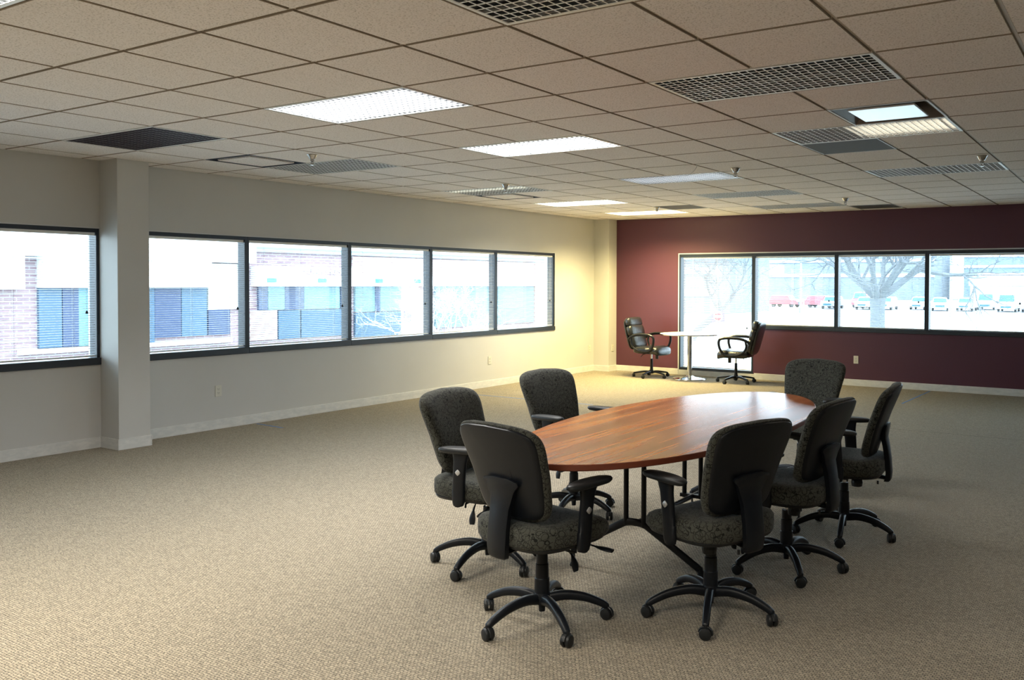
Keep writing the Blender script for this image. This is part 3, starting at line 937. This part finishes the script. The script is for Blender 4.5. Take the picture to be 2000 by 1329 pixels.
for c, b in ((lc, 55), (l2, -30)):
    for q in c.children:
        if q.name.startswith('base'): q.rotation_euler = (0, 0, R(b)-c.rotation_euler[2])

# ------------------------------------------------------------------ outside
GZ = -1.7
def m_noise2(name, a, b, sc, rough=.9):
    m = mat(name, a, rough); t = NT(m); t.color(t.mix(t.noise(t.coords(), sc, 4), a, b)); return m
M_lawn = m_noise2('winter_lawn', (.36, .39, .36), (.48, .50, .47), .6)
M_asph = m_noise2('pale_asphalt', (.26, .29, .32), (.34, .37, .40), .3)
M_bark = m_noise2('grey_bark', (.10, .12, .14), (.18, .20, .22), 9)
M_barkp = m_noise2('pale_bark', (.42, .44, .46), (.55, .56, .58), 9)
def m_brick(name, c1, c2, mor):
    m = mat(name, c1, .85); t = NT(m)
    v = t.coords(rot=(PI/2, 0, PI/2))
    tc = t.new('ShaderNodeTexCoord'); sp = t.new('ShaderNodeSeparateXYZ'); cb = t.new('ShaderNodeCombineXYZ')
    t.link(tc.outputs['Object'], sp.inputs[0]); t.link(sp.outputs[1], cb.inputs[0]); t.link(sp.outputs[2], cb.inputs[1])
    b = t.new('ShaderNodeTexBrick'); b.inputs['Scale'].default_value = 1; b.inputs['Brick Width'].default_value = .30; b.inputs['Row Height'].default_value = .10; b.inputs['Mortar Size'].default_value = .012
    b.inputs['Color1'].default_value = (*c1, 1); b.inputs['Color2'].default_value = (*c2, 1); b.inputs['Mortar'].default_value = (*mor, 1)
    t.link(cb.outputs[0], b.inputs['Vector']); t.color(b.outputs[0]); return m
M_brick = m_brick('mauve_brick', (.20, .13, .15), (.27, .18, .20), (.36, .33, .34))
M_brick2 = m_brick('pink_brick', (.34, .22, .22), (.42, .28, .27), (.45, .42, .42))
M_wht = mat('white_cladding', (.72, .73, .74), .6)
M_shop = mat('blue_shop_glass', (.045, .095, .155), .25, 0, .4)
M_shop2 = mat('teal_shop_glass', (.10, .21, .26), .3, 0, .4)
M_shopd = mat('dark_shop_glass', (.03, .05, .11), .25, 0, .4)
M_pale = mat('pale_stone', (.50, .52, .50), .8)
M_green = mat('green_sign', (.03, .30, .22), .6)
M_purple = mat('purple_sign', (.17, .14, .45), .6)
M_redp = mat('red_sign_paint', (.60, .03, .06), .5)
M_gmetal = mat('grey_metal', (.28, .34, .40), .5)

bm = BM(); v = [bm.verts.new(p) for p in ((-.25, -60, GZ), (-.25, .25, GZ), (40, .25, GZ), (60, 70, GZ), (-120, 70, GZ), (-120, -60, GZ))]; bm.faces.new(v)
g = struct('ground_lawn', bm, M_lawn, label='pale winter lawn outside', cat='lawn')
bm = BM(); v = [bm.verts.new(p) for p in ((60, 70, GZ), (90, 260, GZ), (-200, 260, GZ), (-120, 70, GZ))]; bm.faces.new(v)
struct('ground_parking', bm, M_asph, label='pale parking lot beyond the lawn', cat='parking lot')
bm = BM(); box(bm, -12.5, -8.2, -30, 55, GZ, GZ+.02)
struct('ground_walkway', bm, M_pale, label='pale paved walk in front of the shops', cat='path')

# long shop building across the left windows
sb = thing('shop_building', 'long brick shop building with a white canopy band across the left windows', 'building', (-16, 0, GZ))
def P(name, y0, y1, z0, z1, m, x0=0., x1=.05, par=None):
    bm = BM(); box(bm, x0, x1, y0, y1, z0-GZ, z1-GZ); return obj(name, bm, m, par or sb)
P('brick_wall', -14, 30, GZ, 3.6, M_brick, -8, 0)
P('cornice', -14, 30, 3.3, 3.62, M_wht, 0, .25)
P('roof_band', 4.6, 20.3, 2.47, 2.62, M_gmetal, 0, .15); P('roof_band', 4.6, 20.3, 2.62, 3.3, M_wht, 0, .22)
for (a, b, z0, z1) in ((-14, -2.06, 1.31, 3.3), (-1.63, 3.02, 1.34, 3.3), (-2.06, -1.63, 2.15, 3.3), (3.02, 4.55, 2.10, 3.3)):
    P('white_panel', a, b, z0, z1, M_wht, 0, .35)
P('panel_reveal', -14, 3.02, 2.08, 2.11, M_gmetal, .35, .36); P('panel_reveal', 1.4, 3.02, 1.52, 1.56, M_gmetal, .35, .36)
for (a, b, z0, z1, m, nme) in ((-14, -2.6, GZ+.9, 1.31, M_brick, 'brick_pier'), (-2.6, -1.63, -1.6, -.9, M_brick, 'brick_pier'),
        (-1.63, -1.08, -.20, 1.33, M_shop, 'shop_window'), (-1.06, -.66, -.20, 1.33, M_shopd, 'shop_window'), (-.66, -.30, -.20, 1.33, M_shop2, 'shop_window'), (-.29, 1.4, -.22, 1.33, M_shop, 'shop_window'),
        (1.41, 2.2, -.10, 1.34, M_shopd, 'shop_window'), (2.22, 3.02, -.10, 1.34, M_shop, 'shop_window'), (3.07, 3.79, -.10, .66, M_shopd, 'shop_window'),
        (3.07, 4.45, .67, 2.06, M_pale, 'white_box_sign'), (4.82, 5.14, .62, 1.37, M_shopd, 'shop_window'), (5.16, 5.79, .62, 1.37, M_shop2, 'shop_window'), (5.80, 6.56, .60, 1.37, M_shopd, 'shop_window'), (6.57, 8.08, .60, 1.37, M_shop2, 'shop_window'), (8.12, 8.54, .60, 1.37, M_shopd, 'shop_window'),
        (4.5, 5.5, -.35, .60, M_brick2, 'brick_pier'), (5.55, 6.4, -.35, .58, M_shop, 'shop_window'), (6.45, 8.6, -.35, .58, M_shop, 'shop_window'),
        (8.78, 9.7, .45, 1.36, M_shop2, 'shop_window'), (9.72, 9.95, .45, 1.36, M_shopd, 'shop_window'), (9.97, 11.02, .45, 1.36, M_shop2, 'shop_window'), (8.78, 11.02, -.45, .42, M_shop, 'shop_window'),
        (11.02, 12.7, -1.7, 1.36, M_brick2, 'brick_pier'), (12.9, 16.6, -.3, 1.36, M_shop2, 'shop_window'), (16.8, 19.4, -.3, 1.36, M_shop2, 'shop_window'), (19.5, 22.5, GZ, 3.0, M_brick2, 'brick_pier')):
    P(nme, a, b, z0, z1, m, 0, .10)
P('window_ledge', -2.1, 3.8, -.34, -.22, M_wht, 0, .2)
P('entablature', 4.6, 8.7, 1.37, 2.01, M_wht, 0, .5); P('entablature', 8.7, 19.5, 1.37, 1.76, M_wht, 0, .5)
P('brick_frieze', 8.7, 19.5, 1.76, 2.45, M_brick2, 0, .06)
for y0 in (4.82, 6.80, 9.35, 11.3): 
    P('hanging_sign', y0, y0+.33, 1.50, 1.64, M_green, .5, .54)
P('letter_board', 6.15, 7.95, 1.74, 1.98, M_brick, .5, .53)
P('poster', 11.16, 11.56, -.02, .48, M_purple, .1, .14)
def text(name, body, size, loc, rot, m, parent=None, ext=.02):
    cu = bpy.data.curves.new(name, 'FONT'); cu.body = body; cu.size = size; cu.extrude = ext; cu.align_x = 'CENTER'; cu.align_y = 'CENTER'
    tmp = bpy.data.objects.new(name, cu); COL.objects.link(tmp)
    bpy.context.view_layer.update()
    me = bpy.data.meshes.new_from_object(tmp.evaluated_get(bpy.context.evaluated_depsgraph_get()))
    bpy.data.objects.remove(tmp)
    me.materials.clear(); me.materials.append(m)
    o = bpy.data.objects.new(name, me); lk(o, parent); o.location = loc; o.rotation_euler = rot
    return o
text('sign_letters', "DIAMOND'S", .25, (.55, 7.05, 1.86-GZ), (PI/2, 0, PI/2), M_wht, sb)

# bare trees
def tree(name, label, loc, th, r0_, seed, spread=.75, lean=(0, 0), levels=4, first=6, m=M_bark, seglen=1.0, group='bare trees outside'):
    rnd = random.Random(seed)
    root = thing(name, label, 'tree', loc, 0, group)
    bm = BM(); top_ = Vector((lean[0], lean[1], th))
    tube(bm, spl([(0, 0, -.1), (lean[0]*.3, lean[1]*.3, th*.45), top_], 4), [r0_*1.35, r0_*1.1, r0_, r0_, r0_*.98, r0_*.98, r0_, r0_*1.05, r0_*1.1], 12)
    obj('trunk', bm, m, root, smooth=60)
    bm = BM()
    def grow(p, d, r, L, lv):
        pts = [p]; n_ = 4; dd = d.copy()
        for k in range(n_):
            dd = (dd + Vector((rnd.uniform(-.22, .22), rnd.uniform(-.22, .22), rnd.uniform(-.10, .20)))).normalized()
            pts.append(pts[-1] + dd*L/n_)
        tube(bm, pts, [r*(1-.13*k) for k in range(n_+1)], 6 if lv < 2 else 4)
        if lv >= levels: return
        for k in range(rnd.randint(3, 4)):
            q = pts[rnd.randint(2, n_)]
            ax = Vector((rnd.gauss(0, 1), rnd.gauss(0, 1), rnd.gauss(0, .6))).normalized()
            nd = (dd*.8 + ax*.75).normalized()
            grow(q, nd, r*rnd.uniform(.42, .62), L*rnd.uniform(.62, .82), lv+1)
    for k in range(first):
        a = 2*PI*k/first + rnd.uniform(-.3, .3)
        d = Vector((math.cos(a)*spread, math.sin(a)*spread, rnd.uniform(.55, 1.1))).normalized()
        grow(top_ + Vector((0, 0, -.1)), d, r0_*rnd.uniform(.45, .65), seglen*rnd.uniform(.85, 1.2), 1)
    obj('branches', bm, m, root, smooth=60)
    return root
tree('bare_tree', 'big bare oak with a thick trunk in the lawn behind the right windows', (-7.1, 46, GZ), 2.3, .50, 5, .95, levels=5, first=8, seglen=3.8)
tree('bare_tree', 'leaning bare tree seen through the full height pane', (-13.6, 31, GZ), 1.6, .20, 12, .8, (1.2, 1.5), levels=5, first=5, seglen=2.6)
tree('bare_tree', 'slender bare tree behind the leaning one', (-27, 52, GZ), 2.5, .18, 21, .7, levels=4, first=5, seglen=2.5)
tree('bare_tree', 'pale young tree with dense twigs outside the fourth left pane', (-9.2, 6.0, GZ), 1.1, .07, 33, 1.0, levels=5, first=7, m=M_barkp, seglen=1.15)
tree('bare_tree', 'pale young tree outside the last left pane', (-7.4, 11.2, GZ), .9, .06, 41, 1.0, levels=4, first=6, m=M_barkp, seglen=.9)

# vehicles
M_car = [mat('car_white', (.62, .64, .66), .3), mat('car_red', (.40, .12, .14), .3), mat('car_silver', (.40, .44, .48), .3, .3)]
M_cglass = mat('car_glass', (.04, .14, .18), .15)
def make_car(name, W2c, Lc, Hc, hood, m):
    root = thing(name, '', 'car')
    bm = BM(); hw = W2c
    prof = [(-Lc/2, .38), (-Lc/2, .80), (-Lc/2+.12, hood-.03), (-Lc/2+hood_len(name), hood), (Lc/2-.15, hood+.02), (Lc/2, .85), (Lc/2, .38)]
    rings = []
    for yy, k in ((-hw, .96), (-hw+.06, 1.0), (hw-.06, 1.0), (hw, .96)):
        rings.append([(yy, p[0]*k, p[1]) for p in prof])
    loft(bm, rings)
    obj('body', bm, m, root, bevel=.03)
    a = -Lc/2+hood_len(name)
    bm = BM(); rings = []
    for (f0, f1, z, s) in ((a, Lc/2-.2, hood-.02, .94), (a+.42, Lc/2-.45, Hc-.06, .82), (a+.55, Lc/2-.55, Hc, .74)):
        rings.append([(-hw*s, f0, z), (hw*s, f0, z), (hw*s, f1, z), (-hw*s, f1, z)])
    loft(bm, rings)
    cb = obj('cabin', bm, m, root, bevel=.03)
    bm = BM()   # windscreen lies just proud of the cabin slope
    z0, z1 = hood+.05, Hc-.10
    def sx(z): t = (z-(hood-.02))/(Hc-.06-(hood-.02)); return a+.42*t-.02, hw*(.94-.12*t)
    (f0, s0), (f1, s1) = sx(z0), sx(z1)
    vs = [(-s0+.10, f0), (s0-.10, f0), (s1-.08, f1), (-s1+.08, f1)]; zz = [z0, z0, z1, z1]
    A = [bm.verts.new((x, y, z)) for (x, y), z in zip(vs, zz)]; B = [bm.verts.new((x, y+.03, z)) for (x, y), z in zip(vs, zz)]
    bm.faces.new(A); bm.faces.new(B[::-1])
    for k in range(4): bm.faces.new((A[k], A[(k+1)%4], B[(k+1)%4], B[k]))
    obj('windscreen', bm, M_cglass, root)
    bm = BM(); box(bm, -hw*.55, hw*.55, -Lc/2-.03, -Lc/2+.02, .48, .68)
    obj('grille', bm, M_cglass, root)
    for sx_ in (-1, 1):
        for yy in (-Lc*.31, Lc*.31):
            bm = BM(); tube(bm, [(sx_*(hw-.20), yy, .33), (sx_*(hw-.01), yy, .33)], .33, 18)
            obj('wheel', bm, M_black, root, smooth=40)
        bm = BM(); box(bm, sx_*hw*.62-.12, sx_*hw*.62+.12, -Lc/2-.025, -Lc/2+.03, .70, .84)
        obj('headlamp', bm, M_bead, root)
    return root
def hood_len(nm): return {'parked_car': 1.05, 'parked_van': .55, 'parked_pickup': 1.3}[nm]
pc = make_car('parked_car', .93, 4.5, 1.62, 1.02, M_car[0])
pv = make_car('parked_van', 1.02, 5.2, 2.10, 1.20, M_car[0])
cars = [(pv, -5.6, 100, 0, 'white van in the parking lot at the right edge of the photo', 0), (pc, -22.2, 99, 0, 'white car just right of the big tree trunk', 0), (pc, -19.6, 99, 0, 'white car second to the right of the big tree trunk', 0),
        (pc, -13.2, 99, 2, 'silver car at the left of the right hand pane', 10), (pc, -10.3, 100, 0, 'white car left of the white van', 0), (pv, -8.9, 107, 2, 'silver van behind the row of cars, left of the white van', 0), (pc, -3.1, 100, 2, 'silver car right of the white van', 0),
        (pc, -26.6, 99, 2, 'silver car left of the big tree trunk', 0), (pc, -34.5, 103, 1, 'red car in the second far pane', 80), (pc, -29.6, 104, 1, 'second red car, nearer the big tree', 85), (pc, -42.5, 96, 0, 'white car seen through the full height pane', 75),
        (pc, -37.6, 95, 0, 'white car near the pole in the full height pane', 80), (pv, -25.0, 108, 1, 'red van behind the branches left of the big tree', 0), (pc, -16.2, 102, 0, 'white car in the middle of the lot between two panes', 0)]
usedp = set()
for p, x, y, mi, lab, rz in cars:
    if p in usedp: c = copy_tree(p)
    else: c = p; usedp.add(p)
    c.location = (x, y, GZ); c.rotation_euler = (0, 0, R(rz)); c['label'] = lab; c['group'] = 'vehicles in the parking lot'
    if p is pv: c['category'] = 'van'
    if mi:
        for q in c.children:
            if q.name.startswith(('body', 'cabin')): q.data = q.data.copy(); q.data.materials[0] = M_car[mi]

def building(name, label, cat, x0, x1, y0, y1, z1, m, bands, mb, piers=()):
    r = thing(name, label, cat, ((x0+x1)/2, y0, GZ)); xc = (x0+x1)/2
    bm = BM(); box(bm, x0-xc, x1-xc, 0, y1-y0, 0, z1-GZ); obj('wall', bm, m, r)
    for (za, zb) in bands:
        bm = BM(); box(bm, x0-xc-.2, x1-xc+.2, -.25, 0, za-GZ, zb-GZ); obj('band', bm, mb, r)
    return r
building('warehouse', 'low white fronted building behind the parked van', 'building', -15.5, 22, 135, 160, 2.9, M_pale, [(1.35, 2.95)], M_wht)
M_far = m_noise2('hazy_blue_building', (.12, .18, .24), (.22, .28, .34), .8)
building('distant_building', 'hazy blue grey building above the low white one', 'building', -24, 6, 180, 200, 8.8, M_far, [(5.0, 5.5), (7.2, 7.6), (3.6, 3.9)], M_wht)
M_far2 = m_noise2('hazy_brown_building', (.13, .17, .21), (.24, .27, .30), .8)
building('distant_building', 'long distant building behind the big tree', 'building', -75, -28, 170, 190, 8.2, M_far2, [(3.0, 3.7), (6.1, 6.7)], M_wht)
building('office_building', 'banded office building at the left of the full height pane', 'building', -42, -29.9, 70, 85, 6.0, M_far, [(0.2, 1.0), (2.5, 3.2), (4.4, 5.0)], M_wht)
gs = thing('gas_station_canopy', 'white filling station canopy with red lettering seen through the full height pane', 'canopy', (-36.3, 90, GZ))
bm = BM(); box(bm, -3.4, 3.4, 0, 8, 4.1, 5.7); obj('canopy_roof', bm, M_wht, gs)
for x in (-2.6, 2.6):
    bm = BM(); box(bm, x-.2, x+.2, 1, 1.4, 0, 4.1); obj('canopy_post', bm, M_wht, gs)
text('sign_letters', 'Conoco', 1.2, (-.9, -.05, 5.0), (PI/2, 0, 0), M_redp, gs)
# round sign on a purple board
rs = thing('lawn_sign', 'purple board with a red and white round sign on the lawn outside', 'sign', (-11.45, 30, GZ))
bm = BM(); box(bm, -.38, .38, 0, .04, 1.12, 1.76); obj('board', bm, M_purple, rs)
bm = BM(); tube(bm, [(0, -.02, 1.44), (0, 0, 1.44)], .27, 24); obj('white_ring', bm, M_wht, rs)
bm = BM()
R__ = .22; A = [(R__*math.cos(R(22.5+45*k)), R__*math.sin(R(22.5+45*k))) for k in range(8)]
loft(bm, [[(x, -.045, 1.44+z) for x, z in A], [(x, -.02, 1.44+z) for x, z in A]]); oc = obj('red_octagon', bm, M_redp, rs)
bm = BM(); box(bm, -.19, .19, -.055, -.045, 1.38, 1.49); obj('white_stripe', bm, M_wht, oc)
for x in (-.3, .3):
    bm = BM(); box(bm, x-.02, x+.02, .04, .08, 0, 1.7); obj('sign_post', bm, M_gmetal, rs)
# utility poles
for x, y, lab in ((-27.5, 75, 'slim pole left of the first mullion of the far window'), (-24.3, 80, 'slim pale pole in the second far pane'), (-8.2, 78, 'slim pole in the right hand pane')):
    bm = BM(); lathe(bm, [(0, 0), (.16, 0), (.10, 8), (0, 8)], 10)
    o = obj('utility_pole', bm, M_gmetal, smooth=50, loc=(x, y, GZ)); tag(o, lab, 'pole', 'poles in the parking lot')
